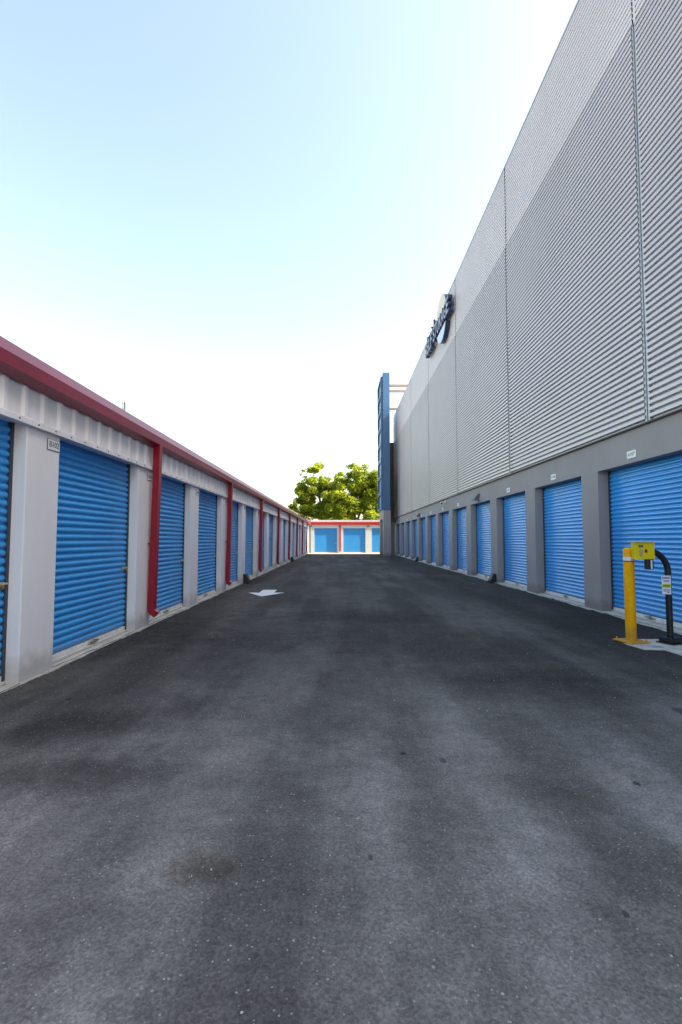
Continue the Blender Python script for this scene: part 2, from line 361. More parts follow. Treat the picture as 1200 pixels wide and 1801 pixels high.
m = MB(); m.box(XR - 0.06, XR + 0.5, Y_NEAR, R_END, -0.03, 0.035); tag(m.build('concrete_sill', M['concrete']), kind='structure')
m = MB(); m.prism_z([(3.62, 6.14), (3.66, 5.87), (3.89, 5.84), (3.93, 5.2), (4.55, 5.2), (4.55, 6.44), (3.64, 6.44)], -0.02, 0.014)
pad = tag(m.build('concrete_pad', M['concrete'], bevel=0.006), kind='structure')
m = MB(); m.box(3.80, 3.94, 5.93, 6.00, 0.0145, 0.019); m.build('cover_plate', M['trim'], pad, bevel=0.002)
# painted arrow pointing towards the camera
def gp(px, py): Y = 850 * CAM_H / (py - 948.5); return ((px - 597) * Y / 850, Y)
ay0, aym, ay1, ax_ = 11.33, 12.1, 12.75, -1.81
m = MB(); m.prism_z([(ax_, ay0), (ax_ + 0.44, aym), (ax_ + 0.18, aym), (ax_ + 0.18, ay1), (ax_ - 0.18, ay1), (ax_ - 0.18, aym), (ax_ - 0.44, aym)], -0.01, 0.004)
tag(m.build('arrow_marking', M['paint']), kind='structure')

# oil drips
r6 = random.Random(4)
for px, py, rad in ((491, 1548, 5), (514, 1587, 5), (533, 1592, 4), (457, 1644, 4.5), (445, 1755, 6), (775, 1327, 6), (650, 1487, 4), (1106, 1366, 5), (1188, 1245, 13), (1080, 1580, 5), (640, 1213, 4), (700, 1264, 4)):
    X, Y = gp(px, py); rr = rad * Y / 850; a0 = r6.uniform(0, 6.28)
    pts = [(X + math.cos(a0 + k * 0.5236) * rr * r6.uniform(.8, 1.2), Y + math.sin(a0 + k * 0.5236) * rr * 1.5 * r6.uniform(.8, 1.2)) for k in range(12)]
    m = MB(); m.prism_z(pts, -0.002, 0.0018); tag(m.build('oil_stain', M['oil']), kind='structure')

# ------------------------------------------------------------------ roll-up doors
def curtain_mesh(width, height, z0, pitch=0.0745, depth=0.023, sign=1):
    """corrugated curtain in the y-z plane, bulging towards +x*sign; origin at the foot, middle of the width"""
    prof = []
    n = int(height / pitch)
    shape = [(0.0, 0.0), (0.07, 0.0), (0.13, 0.40), (0.24, 0.80), (0.40, 0.99), (0.55, 1.0), (0.72, 0.84), (0.84, 0.42), (0.92, 0.02)]
    for i in range(n):
        for t, d in shape: prof.append((sign * depth * d, z0 + (i + t) * pitch))
    prof.append((0, z0 + n * pitch)); prof.append((0, z0 + height + 0.08))
    mb = MB(); mb.prism_y(prof, -width / 2, width / 2, smooth=True, caps=False, closed=False)
    return mb.mesh('door_curtain')

def door_set(sign, width, height, paint, foot):
    """shared meshes of one kind of door; sign: +1 faces +x, -1 faces -x"""
    d = {'curtain': curtain_mesh(width, height - foot - 0.085, foot + 0.085, sign=sign)}
    d['curtain'].materials.append(paint)
    b = MB(); b.box(-0.012, 0.026 * sign, -width / 2, width / 2, foot + 0.012, foot + 0.082)
    b.box(0.0, 0.044 * sign, -width / 2, width / 2, foot + 0.006, foot + 0.030); d['bar'] = b.mesh('bottom_bar'); d['bar'].materials.append(M['alu'])
    b = MB(); b.box(-0.02 * sign, 0.032 * sign, -0.030, 0.030, foot, height + 0.06); d['guide_shade'] = b.mesh('guide_shade_rail'); d['guide_shade'].materials.append(M['guide_shade'])  # guide track as a dark strip, painting the shadow along the jamb
    b = MB(); b.box(0.026 * sign, 0.052 * sign, -0.11, 0.11, foot + 0.045, foot + 0.068); b.box(0.026 * sign, 0.06 * sign, -0.03, 0.03, foot + 0.035, foot + 0.08)
    d['foot_latch'] = b.mesh('foot_latch'); d['foot_latch'].materials.append(M['steel'])
    b = MB(); b.box(0.012 * sign, 0.030 * sign, -0.07, 0.05, -0.016, 0.016); b.box(0.03 * sign, 0.040 * sign, -0.04, 0.105, -0.008, 0.008)
    d['hasp'] = b.mesh('latch'); d['hasp'].materials.append(M['steel'])
    b = MB(); b.tube([(0.034 * sign, -0.005, -0.024), (0.056 * sign, -0.005, -0.024)], 0.019, 12); d['lock'] = b.mesh('padlock'); d['lock'].materials.append(M['brass'])
    return d

def place_door(root, d, x, y, width, lock_z, lock_side, lockmat=None, small=False):
    o = link('rolling_door', d['curtain'], None, root, (x, y, 0))
    link('bottom_bar', d['bar'], None, o)
    for s in (-1, 1): link('guide_shade_rail', d['guide_shade'], None, o, (0, s * (width / 2 - 0.030), 0))
    if not small:
        link('foot_latch', d['foot_latch'], None, o, (0, 0.05, 0))
        link('latch', d['hasp'], None, o, (0, lock_side * (width / 2 - 0.12), lock_z))
        link('padlock', d['lock'], None, o, (0, lock_side * (width / 2 - 0.12), lock_z))
    return o

# ------------------------------------------------------------------ white storage row on the left
lb = tag(empty('storage_building', (XL, 0, 0)), 'low pale grey storage row with maroon gutter, leaning downspouts and blue rolling doors', 'building')
x0 = XL
m = MB(); m.box(-0.48, -7.5, Y_NEAR, L_END - 0.1, 0.0, 2.84); m.build('wall', M['panel'], lb)
ld = door_set(1, L_PITCH - L_PW + 0.04, L_HEAD, M['blue'], 0.036)
pm = MB(); pm.box(0.0, -0.47, 0, L_PW, 0.030, L_HEAD + 0.02); pm = pm.mesh('pillar'); pm.materials.append(M['panel'])
# ribbed fascia panel of one bay
def fascia(length):
    n = 9; p = length / n; pts = []
    for i in range(n):
        a = i * p
        pts += [(a, 0.0), (a + p * 0.60, 0.0), (a + p * 0.70, 0.021), (a + p * 0.88, 0.021), (a + p * 0.98, 0.0)]
    pts.append((length, 0.0))
    mb = MB(); z0_, z1_ = L_HEAD + 0.055, 2.80
    v = [(0.006 + d, yy, z0_) for yy, d in pts] + [(0.006 + d, yy, z1_) for yy, d in pts]; n_ = len(pts)
    mb.add(v, [(i, i + 1, n_ + i + 1, n_ + i) for i in range(n_ - 1)])
    mb.box(-0.03, 0.004, 0.0, length, z0_, z1_)
    return mb.mesh('fascia_panel')
fm = fascia(L_PITCH - 0.004); fm.materials.append(M['panel_head'])
tm = MB(); tm.prism_y([(-0.03, L_HEAD), (0.046, L_HEAD), (0.046, L_HEAD + 0.052), (0.036, L_HEAD + 0.060), (-0.03, L_HEAD + 0.056)], 0, L_PITCH - 0.003); tm = tm.mesh('fascia_trim'); tm.materials.append(M['panel_head'])
sm_ = MB(); sm_.tube([(0.040, 0, 0), (0.052, 0, 0)], 0.008, 8); sm_ = sm_.mesh('screw'); sm_.materials.append(M['trim_dark'])
GY = L_PITCH * 2
# gutter section: box gutter with a lip that slopes back to the roof edge
gprof = [(0.036, 2.715), (0.150, 2.757), (0.158, 2.866), (0.150, 2.874), (0.072, 3.000), (0.036, 3.000)]
gm = MB(); gm.prism_y([(a, b) for a, b in gprof], 0, GY - 0.002); gm = gm.mesh('gutter'); gm.materials.append(M['red_gutter'])
numbers = {1: 'B102'}
plate = MB(); plate.box(0.0, 0.006, -0.102, 0.102, -0.056, 0.056); plate = plate.mesh('number_plate'); plate.materials.append(M['plate_rim'])
pface = MB(); pface.box(0.006, 0.009, -0.097, 0.097, -0.051, 0.051); pface = pface.mesh('plate_face'); pface.materials.append(M['white'])
dsp = MB()
def downspout_mesh():
    w = 0.055
    mb = MB()
    def sec(c, tx, tz):      # rectangular ring: centre (x,z), normal offset direction in x-z
        return [(c[0] - tx * 0.048, -w, c[1] - tz * 0.048), (c[0] + tx * 0.048, -w, c[1] + tz * 0.048), (c[0] + tx * 0.048, w, c[1] + tz * 0.048), (c[0] - tx * 0.048, w, c[1] - tz * 0.048)]
    rings = [sec((0.100, 2.76), 1, 0), sec((0.096, 2.66), 1, 0), sec((0.056, 0.32), 1, 0.0), sec((0.066, 0.26), 0.9, 0.45), sec((0.128, 0.205), 0.6, 0.8)]
    v = [p for r in rings for p in r]; f = []
    for i in range(len(rings) - 1):
        for k in range(4): f.append((i * 4 + k, i * 4 + (k + 1) % 4, (i + 1) * 4 + (k + 1) % 4, (i + 1) * 4 + k))
    mb.add(v, f); mb.add(rings[0], [(0, 1, 2, 3)]); mb.add(rings[-1], [(3, 2, 1, 0)])
    return mb.mesh('downspout')
dsm = downspout_mesh(); dsm.materials.append(M['red'])
strap = MB(); strap.box(0.0, 0.092, -0.060, 0.060, 0, 0.025); strap = strap.mesh('strap'); strap.materials.append(M['red'])
for k in range(-2, 18):
    yk = L_Y0 + L_PITCH * (k - 1)
    if yk < Y_NEAR - 0.01: continue
    pl = link('pillar', pm, None, lb, (0, yk, 0), bevel=0.008)
    if k < 17: place_door(lb, ld, -DL, yk + L_PW + (L_PITCH - L_PW) / 2, L_PITCH - L_PW + 0.04, 0.93, 1, small=(k > 9))
    if k < 17:
        fp = link('fascia_panel', fm, None, lb, (0, yk + 0.002, 0))
        ft = link('fascia_trim', tm, None, lb, (0, yk + 0.0015, 0))
        if 0 <= k <= 3:
            for i in range(9): link('screw', sm_, None, ft, (0, 0.09 + i * (L_PITCH / 9), L_HEAD + 0.026))
    if k <= 10:
        np_ = link('number_plate', plate, None, lb, (0.001, yk + L_PW - 0.115, L_HEAD - 0.105)); link('plate_face', pface, None, np_)
        t = text_mesh(numbers.get(k, 'B%d' % (101 + k)), 0.080, 0.002, spacing=1.0); t.transform(FACE_PX)
        t.materials.append(M['ink']); link('lettering', t, None, np_, (0.0102, 0, 0))
    if k % 2 == 0 and k > -2:
        d = link('downspout', dsm, None, lb, (0.006, yk + 0.45, 0))
        link('strap', strap, None, d, (-0.004, 0, 1.25))
y = L_Y0 - 3 * L_PITCH
gi = 0
while y < L_END - 0.5:
    link('gutter', gm, None, lb, (0, y + 0.001, 0)); y += GY
m = MB(); m.prism_y([(0.068, 3.004), (0.040, 3.012), (-3.9, 3.26), (-7.6, 3.0), (-7.6, 2.92), (0.03, 2.92)], Y_NEAR, L_END); rf = m.build('roof', M['roof'], lb)
m = MB(); m.box(-0.031, -0.47, Y_NEAR, L_END - 0.12, L_HEAD + 0.021, 2.70); m.build('lintel', M['panel'], lb)
m = MB(); m.tube([(-0.75, 8.0, 3.03), (-0.75, 8.0, 3.62)], 0.032, 10); m.build('vent_pipe', M['steel'], rf)

# ------------------------------------------------------------------ tall grey building on the right
rb = tag(empty('warehouse_building', (XR, 0, 0)), 'tall silver corrugated warehouse over a grey stucco base with a row of blue rolling doors', 'building')
m = MB(); m.box(0.60, 24, Y_NEAR, R_END - 0.02, 0, CL_TOP - 0.35); m.build('core', M['taupe'], rb)
m = MB(); edges = []
ks = range(-3, 12)
prev = Y_NEAR
for k in ks:
    j1 = R_J0 + R_PITCH * k; j0 = j1 - R_OW
    if j0 < Y_NEAR + 0.2: continue
    m.box(0, 0.58, prev, j0, 0.030, R_HEAD); prev = j1; edges.append((k, j0, j1))
m.box(0, 0.58, prev, R_END, 0.030, R_HEAD)
m.box(0, 0.58, Y_NEAR, R_END, R_HEAD, CL_BOT)
bm = bmesh.new(); me = m.mesh('base_wall'); bm.from_mesh(me); bmesh.ops.remove_doubles(bm, verts=bm.verts, dist=0.0005); bm.to_mesh(me); bm.free()
link('base_wall', me, M['stucco'], rb)
rd = door_set(-1, R_OW + 0.04, R_HEAD, M['blue_r'], 0.036)
plate_r = MB(); plate_r.box(0.0, -0.008, -0.118, 0.118, -0.060, 0.060); plate_r = plate_r.mesh('number_plate'); plate_r.materials.append(M['white'])
for k, j0, j1 in edges:
    place_door(rb, rd, DR, (j0 + j1) / 2, R_OW + 0.04, 0.95, -1, small=(k > 5))
    if k <= 9:
        np_ = link('number_plate', plate_r, None, rb, (-0.001, (j0 + j1) / 2 + 0.08, R_HEAD + 0.135), bevel=0.002)
        t = text_mesh('A%d' % (107 + k), 0.085, 0.002); t.transform(FACE_MX); t.materials.append(M['plate_rim']); link('lettering', t, None, np_, (-0.0095, 0, 0))
# corrugated cladding sheets, one per bay and tier
def clad_mesh(length, z0, z1, pitch, depth, face, name):
    n = max(1, round((z1 - z0) / pitch)); p = (z1 - z0) / n; prof = []
    # face: share of the pitch that stands proud; the groove's upper lip overhangs
    for i in range(n):
        a = z0 + i * p
        prof += [(0.0, a + p * 0.02), (0.0, a + p * (0.99 - face)), (-depth * 0.96, a + p * (1 - face)), (-depth, a + p * (1.04 - face)), (-depth * 1.02, a + p * 0.90), (-depth * 0.85, a + p * 0.95)]
    prof.append((0.0, z1))
    mb = MB(); mb.prism_y(prof, 0, length, caps=False, closed=False)
    return mb.mesh(name)
JOINTS = [-4.61 + 5.97 * i for i in range(0, 8)]     # ... 1.36, 7.33, 13.3 ...
JOINTS = [Y_NEAR, 1.25, 7.21, 13.08, 18.95, 24.95, 31.1, 37.3, R_END]
for i in range(len(JOINTS) - 1):
    a, b = JOINTS[i], JOINTS[i + 1]
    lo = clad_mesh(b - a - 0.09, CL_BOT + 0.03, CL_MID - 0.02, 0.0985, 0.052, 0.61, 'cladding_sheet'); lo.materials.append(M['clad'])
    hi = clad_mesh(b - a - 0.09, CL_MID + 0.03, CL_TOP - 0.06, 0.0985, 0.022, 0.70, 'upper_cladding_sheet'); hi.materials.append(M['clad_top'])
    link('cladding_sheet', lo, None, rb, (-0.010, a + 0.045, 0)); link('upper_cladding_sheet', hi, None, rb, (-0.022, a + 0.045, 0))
m = MB(); m.box(0.0, 0.58, Y_NEAR, R_END - 0.01, CL_BOT + 0.002, CL_TOP - 0.07); m.build('backing_wall', M['trim_dark'], rb)
for i, yj in enumerate(JOINTS[1:-1]):
    w = 0.055 if yj < 10 else 0.026
    m = MB(); m.box(0.0, -0.046, -w, -w * 0.25, CL_BOT + 0.02, CL_MID - 0.012); m.box(0.0, -0.030, -w * 0.25, w * 0.2, CL_BOT + 0.02, CL_MID - 0.012); m.box(0.0, -0.050, w * 0.2, w, CL_BOT + 0.02, CL_MID - 0.012)
    m.build('joint_cover', M['trim'], rb, (0, yj, 0))
    m = MB(); m.box(0.0, -0.034, -w * 0.5, w * 0.5, CL_MID + 0.02, CL_TOP - 0.065); m.build('upper_joint_cover', M['clad_top'], rb, (0, yj, 0))
m = MB(); m.prism_y([(0.0, CL_BOT + 0.004), (-0.052, CL_BOT + 0.004), (-0.058, CL_BOT + 0.022), (0, CL_BOT + 0.034)], Y_NEAR, R_END); m.build('drip_trim', M['trim_dark'], rb)
m = MB(); m.prism_y([(0.0, CL_MID - 0.018), (-0.050, CL_MID - 0.018), (-0.050, CL_MID + 0.006), (-0.03, CL_MID + 0.028), (0, CL_MID + 0.028)], Y_NEAR, R_END); m.build('band_trim', M['trim_dark'], rb)
m = MB(); m.box(0.59, -0.055, Y_NEAR, R_END + 0.03, CL_TOP - 0.058, CL_TOP); m.build('coping', M['trim'], rb, bevel=0.006)
m = MB(); m.box(0.62, 24, Y_NEAR, R_END - 0.03, CL_TOP - 0.345, CL_TOP - 0.30); m.build('roof', M['roof'], rb)
# the recessed stair block behind the end of the cladding
m = MB(); m.box(-0.36, 9.0, R_END + 0.003, R_END + 0.9, 0, 9.7); m.build('stair_block', M['taupe'], rb)

# wedge wall lamps and cameras on the grey wall
def wall_lamp(y, label):
    t = tag(empty('wall_lamp', (XR, y, 2.74)), label, 'wall lamp', 'wedge wall lamps on the grey building')
    m = MB(); m.prism_y([(0.0, 0.13), (-0.05, 0.12), (-0.20, -0.07), (-0.20, -0.095), (0.0, -0.095)], -0.15, 0.15); m.build('housing', M['trim_dark'], t, bevel=0.008)
    m = MB(); m.box(-0.03, -0.18, -0.13, 0.13, -0.105, -0.094); m.build('lens', M['white'], t)
wall_lamp(16.3, 'dark wedge wall lamp over the fourth blue door from the yellow bollard')
wall_lamp(28.3, 'dark wedge wall lamp midway along the grey wall, between two farther lamps')
wall_lamp(40.2, 'dark wedge wall lamp at the tower end of the grey wall')
def wall_camera(y, z, label):
    t = tag(empty('security_camera', (XR, y, z)), label, 'camera', 'security cameras on the grey building')
    m = MB(); m.box(0, -0.04, -0.05, 0.05, -0.05, 0.05); m.build('wall_plate', M['white'], t, bevel=0.006)
    m = MB(); m.tube([(-0.03, 0, 0), (-0.14, 0.0, -0.03), (-0.2, 0.03, -0.04)], 0.018, 8); m.build('bracket', M['white'], t)
    m = MB(); m.tube([(-0.19, 0.10, -0.035), (-0.23, -0.16, -0.075)], 0.045, 12); m.build('body', M['white'], t)
    m = MB(); m.tube([(-0.231, -0.164, -0.0756), (-0.234, -0.182, -0.078)], 0.040, 12); m.build('lens', M['black'], t)
wall_camera(21.3, 2.98, 'white security camera just under the cladding of the grey building')
wall_camera(40.9, 2.72, 'white security camera on the grey wall beside the blue tower')

# bait boxes
def bait_box(x, y, side, label):
    t = tag(empty('bait_box', (x, y, 0.0)), label, 'bait box', 'black bait boxes at the foot of the walls')
    m = MB(); m.prism_y([(0, 0), (-side * 0.17, 0), (-side * 0.17, 0.10), (-side * 0.09, 0.27), (0, 0.29)], -0.12, 0.12); m.build('housing', M['plastic'], t, bevel=0.012)
    m = MB(); m.box(-side * 0.171, -side * 0.176, -0.05, 0.05, 0.02, 0.075); m.build('entry', M['dark'], t)
bait_box(XL + 0.004, 14.62, -1, 'black box at the foot of a pale grey pillar past the painted arrow')
bait_box(XL + 0.004, 28.8, -1, 'small black box farther down the foot of the pale grey storage row')
bait_box(XR - 0.004, 12.35 + 2.35, 1, 'black box at the foot of the grey stucco pier beside the third blue door')
bait_box(XR - 0.004, 25.85 + 0.3 + 2.85, 1, 'small black box farther down the foot of the grey stucco wall')

# ------------------------------------------------------------------ facade sign
SX = XR - 0.05
sg = tag(empty('facade_sign', (SX, 20.7, 10.0)), 'dimensional sign with round disc and SELF STORAGE lettering high on the silver facade', 'sign')
def disc_part(name, z_lo, z_hi, mat, edge):
    cy, cz, rad = 0.0, 0.98, 1.02
    pts = []
    for i in range(64):
        a = 2 * math.pi * i / 64
        pts.append((cy + rad * math.cos(a), cz + rad * 1.0 * math.sin(a)))
    def clip(pts, z, keep_above):
        out = []
        for i in range(len(pts)):
            p, q = pts[i], pts[(i + 1) % len(pts)]
            pi_, qi = (p[1] >= z) == keep_above, (q[1] >= z) == keep_above
            if pi_: out.append(p)
            if pi_ != qi:
                t = (z - p[1]) / (q[1] - p[1]); out.append((p[0] + t * (q[0] - p[0]), z))
        return out
    if z_lo is not None: pts = clip(pts, z_lo, True)
    if z_hi is not None: pts = clip(pts, z_hi, False)
    m = MB(); m.prism_x(pts, 0.0, -0.20); o = m.build(name, M['navy'], sg)
    c = (sum(p[0] for p in pts) / len(pts), sum(p[1] for p in pts) / len(pts))
    m = MB(); m.prism_x([(c[0] + (p[0] - c[0]) * 0.985, c[1] + (p[1] - c[1]) * 0.985) for p in pts], -0.2005, -0.206); m.build('face', mat, o)
disc_part('upper_disc', 1.22, None, M['sign_face'], 0)
disc_part('lower_disc', None, 0.52, M['sign_blue'], 0)
# lettering: navy backing letters with pale faces
word = 'SELF STORAGE'; ly = 1.05 + 2.60
for ch in word:
    if ch == ' ': ly -= 0.14; continue
    tb = text_mesh(ch, 0.92, 0.18, 'letter', offset=0.035); tb.transform(FACE_MX); tb.materials.append(M['navy'])
    tf = text_mesh(ch, 0.92, 0.02, 'letter_face', offset=-0.022); tf.transform(FACE_MX); tf.materials.append(M['letter'])
    wd = max(v.co.y for v in tb.vertices) - min(v.co.y for v in tb.vertices)
    k_ = 0.44 / wd
    for t_ in (tb, tf): t_.transform(Matrix.Diagonal((1, k_, 1, 1)))
    lo_ = link('letter', tb, None, sg, (-0.16, ly - 0.22, 0.87)); link('letter_face', tf, None, lo_, (-0.095, 0, 0))
    ly -= 0.468
# small upper line of raised strokes, too fine to read
m = MB()
yy = 3.62; r2 = random.Random(3)
def stroke(pts, rad=0.055): m.tube([(-0.12, a, b) for a, b in pts], rad, 8)
stroke([(3.45, 1.62), (3.60, 1.66), (3.66, 1.55), (3.50, 1.45), (3.44, 1.34), (3.56, 1.26), (3.68, 1.30)])
stroke([(3.26, 1.25), (3.26, 1.50)]); stroke([(3.10, 1.25), (3.10, 1.50), (2.98, 1.53), (2.94, 1.25)])
stroke([(2.76, 1.25), (2.76, 1.5), (2.62, 1.52), (2.58, 1.25)]); stroke([(2.40, 1.25), (2.40, 1.50)]); stroke([(2.40, 1.66), (2.40, 1.70)], 0.07)
stroke([(2.22, 1.25), (2.22, 1.48), (2.08, 1.52), (2.0, 1.4), (2.08, 1.27), (2.2, 1.25)]); stroke([(1.82, 1.25), (1.82, 1.80)]); stroke([(1.68, 1.5), (1.56, 1.27), (1.44, 1.5)])
m.build('script_line', M['navy'], sg)

# ------------------------------------------------------------------ blue fin tower at the end of the grey building
TX0, TX1, TY0, TY1 = 3.50, 4.04, 38.2, 41.9
tw = tag(empty('fin_tower', (TX0, TY0, 0)), 'tall blue panelled fin tower standing on a grey column by the warehouse end', 'tower')
w, dpt = TX1 - TX0, TY1 - TY0
m = MB(); m.box(0, w + 0.03, 0, 0.75, 0, 3.62); m.box(0, w + 0.03, dpt - 0.55, dpt, 0, 3.62); m.box(0, w + 0.03, 0.75, dpt - 0.55, 2.95, 3.62); m.build('column', M['stucco'], tw)
m = MB(); m.box(0.0, w, -0.03, dpt + 0.03, 3.62, 14.72); m.build('body', M['fin'], tw)
ph = (14.5 - 3.75) / 8
for i in range(8):
    m = MB(); z0 = 3.85 + i * ph
    a0, a1, z1 = 0.18, dpt - 0.18, z0 + ph - 0.24
    m.box(0, -0.16, a0, a1, z0 - 0.10, z0 + 0.02); m.box(0, -0.16, a0, a1, z1 - 0.02, z1 + 0.10)
    m.box(0, -0.16, a0, a0 + 0.16, z0 + 0.02, z1 - 0.02); m.box(0, -0.16, a1 - 0.16, a1, z0 + 0.02, z1 - 0.02)
    fr = m.build('panel_frame', M['fin'], tw, (-0.002, 0, 0))
    m = MB(); m.box(0, -0.03, a0 + 0.165, a1 - 0.165, z0 + 0.025, z1 - 0.025); m.build('panel', M['fin_panel'], fr)
for z, yy in ((13.88, 0.6), (13.42, 0.6), (11.95, 0.6)):
    m = MB(); m.box(w + 0.001, 6.5, yy, yy + 0.16, z - 0.09, z + 0.09); m.build('beam', M['tan'], tw)
for yy in (0.6,):
    m = MB(); m.box(6.501, 6.7, yy - 0.02, yy + 0.18, CL_TOP - 0.305, 14.0); m.build('strut', M['tan'], tw)

# ------------------------------------------------------------------ storage row closing the far end
bb = tag(empty('storage_building', (0, Y_BACK, 0)), 'cream storage row with bright red band and blue doors closing the far end', 'building')
SC = Y_BACK / 850.0
def bx(px): return (px - 597) * SC
def bz(py): return CAM_H + (948.5 - py) * SC
m = MB(); doors_x = [(bx(553), bx(593)), (bx(604), bx(643)), (bx(654), bx(694)), (bx(705), bx(745)), (bx(494), bx(534))]
doors_x.sort(); prevx = bx(470); ztop = bz(929)
bxe = bx(790)
for a, b in doors_x:
    m.box(prevx, a, 0, 0.3, 0, ztop); prevx = b
m.box(prevx, bxe, 0, 0.3, 0, ztop); m.box(bx(470), bxe, 0, 0.3, ztop, bz(918)); m.box(bx(470), bxe, 0.301, 9, 0, bz(916)); m.build('wall', M['bwall'], bb)
m = MB(); m.box(bx(470), bxe, -0.10, 0.3, bz(923), bz(918.2)); m.build('gutter', M['bred'], bb, bevel=0.01)
m = MB(); m.box(bx(470) - 0.1, bxe, -0.06, 9.1, bz(918.1), bz(914.8)); m.build('roof', M['bwall'], bb, bevel=0.01)
for a, b in doors_x:
    cm = curtain_mesh(b - a, ztop - 0.09, 0.085, sign=1); cm.transform(Matrix(((0, 1, 0, 0), (-1, 0, 0, 0), (0, 0, 1, 0), (0, 0, 0, 1)))); cm.materials.append(M['blue_back'])
    o = link('rolling_door', cm, None, bb, ((a + b) / 2, 0.10, 0))
    m = MB(); m.box(-(b - a) / 2, (b - a) / 2, -0.04, 0.02, 0.006, 0.08); m.build('bottom_bar', M['alu'], o)
    m = MB(); m.box((b - a) / 2 - 0.22, (b - a) / 2 - 0.06, -0.05, -0.012, 0.92, 0.97); m.build('latch', M['steel'], o)
for px in (598.5, 699.5, 543.8 - 46):
    m = MB(); m.box(-0.07, 0.07, -0.11, -0.005, 0.22, bz(923.2)); m.box(-0.07, 0.07, -0.22, -0.08, 0.16, 0.26); m.build('downspout', M['bred'], bb, (bx(px), 0, 0))
for a, b in doors_x:
    m = MB(); m.box(-0.13, 0.13, -0.02, -0.002, 0, 0.13); m.build('number_plate', M['plate_rim'], bb, (a - 0.35, 0, ztop + 0.12))
# slim green post in the gap at the corner
gpst = tag(empty('post', (-2.80, 46.4, 0)), 'slim dark green post at the corner between the two storage rows', 'post')
m = MB(); m.tube([(0, 0, 0), (0, 0, 3.2)], 0.06, 10); m.build('shaft', M['post_green'], gpst)
m = MB(); m.tube([(0, 0, 3.2), (0, 0, 3.28), (0, 0, 3.31)], [0.08, 0.07, 0.02], 10); m.build('cap', M['post_green'], gpst)

# ------------------------------------------------------------------ yellow bollard
bo = tag(empty('bollard', (3.755, 6.28, 0.0145)), 'yellow steel bollard with white reflective band on a square base plate', 'bollard')
m = MB(); m.tube([(0, 0, 0.015), (0, 0, 1.165), (0, 0, 1.185), (0, 0, 1.198), (0, 0, 1.203)], [0.064, 0.064, 0.060, 0.045, 0.02], 28); m.build('post', M['yellow'], bo)
m = MB(); m.box(-0.15, 0.15, -0.15, 0.15, 0, 0.016); pl = m.build('base_plate', M['yellow'], bo, bevel=0.003); pl.rotation_euler = (0, 0, R(12))
for sx_ in (-1, 1):
    for sy_ in (-1, 1):
        m = MB(); m.tube([(0, 0, 0.0162), (0, 0, 0.030)], 0.014, 6); m.tube([(0, 0, 0.030), (0, 0, 0.050)], 0.007, 8); m.build('bolt', M['yellow'], pl, (sx_ * 0.115, sy_ * 0.115, 0))
m = MB(); m.tube([(0, 0, 1.035), (0, 0, 1.085)], 0.0652, 28, cap=False); m.build('reflective_band', M['white'], bo)
m = MB(); m.tube([(0, 0, 1.020), (0, 0, 1.0345)], 0.0650, 28, cap=False); m.build('tape_edge', M['redtag'], bo)

# ------------------------------------------------------------------ gooseneck keypad stand
ks = tag(empty('keypad_stand', (4.19, 6.18, 0.0145)), 'black gooseneck stand carrying a yellow keypad box beside the yellow bollard', 'keypad stand')
m = MB(); m.box(-0.115, 0.115, -0.115, 0.115, 0, 0.014); m.prism_z([(-.09, -.09), (.09, -.09), (.09, .09), (-.09, .09)], 0.0142, 0.075); b_ = m.build('base', M['black'], ks, bevel=0.008); b_.rotation_euler = (0, 0, R(20))
bend = [(0, 0, 0.075), (0, 0, 0.90)] + [(-0.27 + 0.27 * math.cos(a), 0, 0.90 + 0.27 * math.sin(a)) for a in [R(8 * i) for i in range(1, 11)]] + [(-0.26, 0, 1.17), (-0.30, 0, 1.17)]
bend = bend[:-2] + [(-0.27, 0, 1.17), (-0.325, 0, 1.17)]
m = MB(); m.tube(bend, 0.037, 20); m.build('gooseneck', M['black'], ks)
kb = empty('keypad_box', (-0.335, -0.03, 1.165), R(-8), ks)
m = MB(); m.box(-0.115, 0.115, -0.07, 0.05, -0.105, 0.105); hs = m.build('housing', M['keypad'], kb, bevel=0.006)
m = MB(); m.prism_x([(-0.10, 0.108), (-0.10, 0.118), (0.05, 0.122), (0.05, 0.108)], -0.135, 0.116); m.build('visor', M['keypad'], kb, bevel=0.002)
m = MB(); m.box(-0.075, -0.02, -0.074, -0.071, 0.045, 0.075); m.build('display', M['lcd'], kb)
for r_ in range(4):
    for c_ in range(3):
        m = MB(); m.box(-0.066 + c_ * 0.014, -0.055 + c_ * 0.014, -0.076, -0.071, -0.060 + r_ * 0.021, -0.045 + r_ * 0.021); m.build('key', M['steel'], kb)
m = MB(); m.box(-0.004, 0.026, -0.075, -0.071, -0.02, 0.022); m.build('button_plate', M['redtag'], kb)
m = MB(); m.tube([(0.011, -0.0752, 0.0), (0.011, -0.083, 0.0)], 0.009, 10); m.build('button', M['black'], kb)
m = MB(); m.box(0.02, 0.105, -0.06, 0.02, -0.235, -0.106); m.build('reader', M['plastic'], kb, bevel=0.012)
m = MB(); m.box(0.066, 0.084, -0.0635, -0.0605, -0.225, -0.115); m.build('reader_strip', M['white'], kb)
nt = empty('notice', (-0.052, -0.042, 0.735), R(-12), ks)
m = MB(); m.box(-0.052, 0.052, -0.001, 0.002, -0.118, 0.118); m.build('sheet', M['white'], nt)
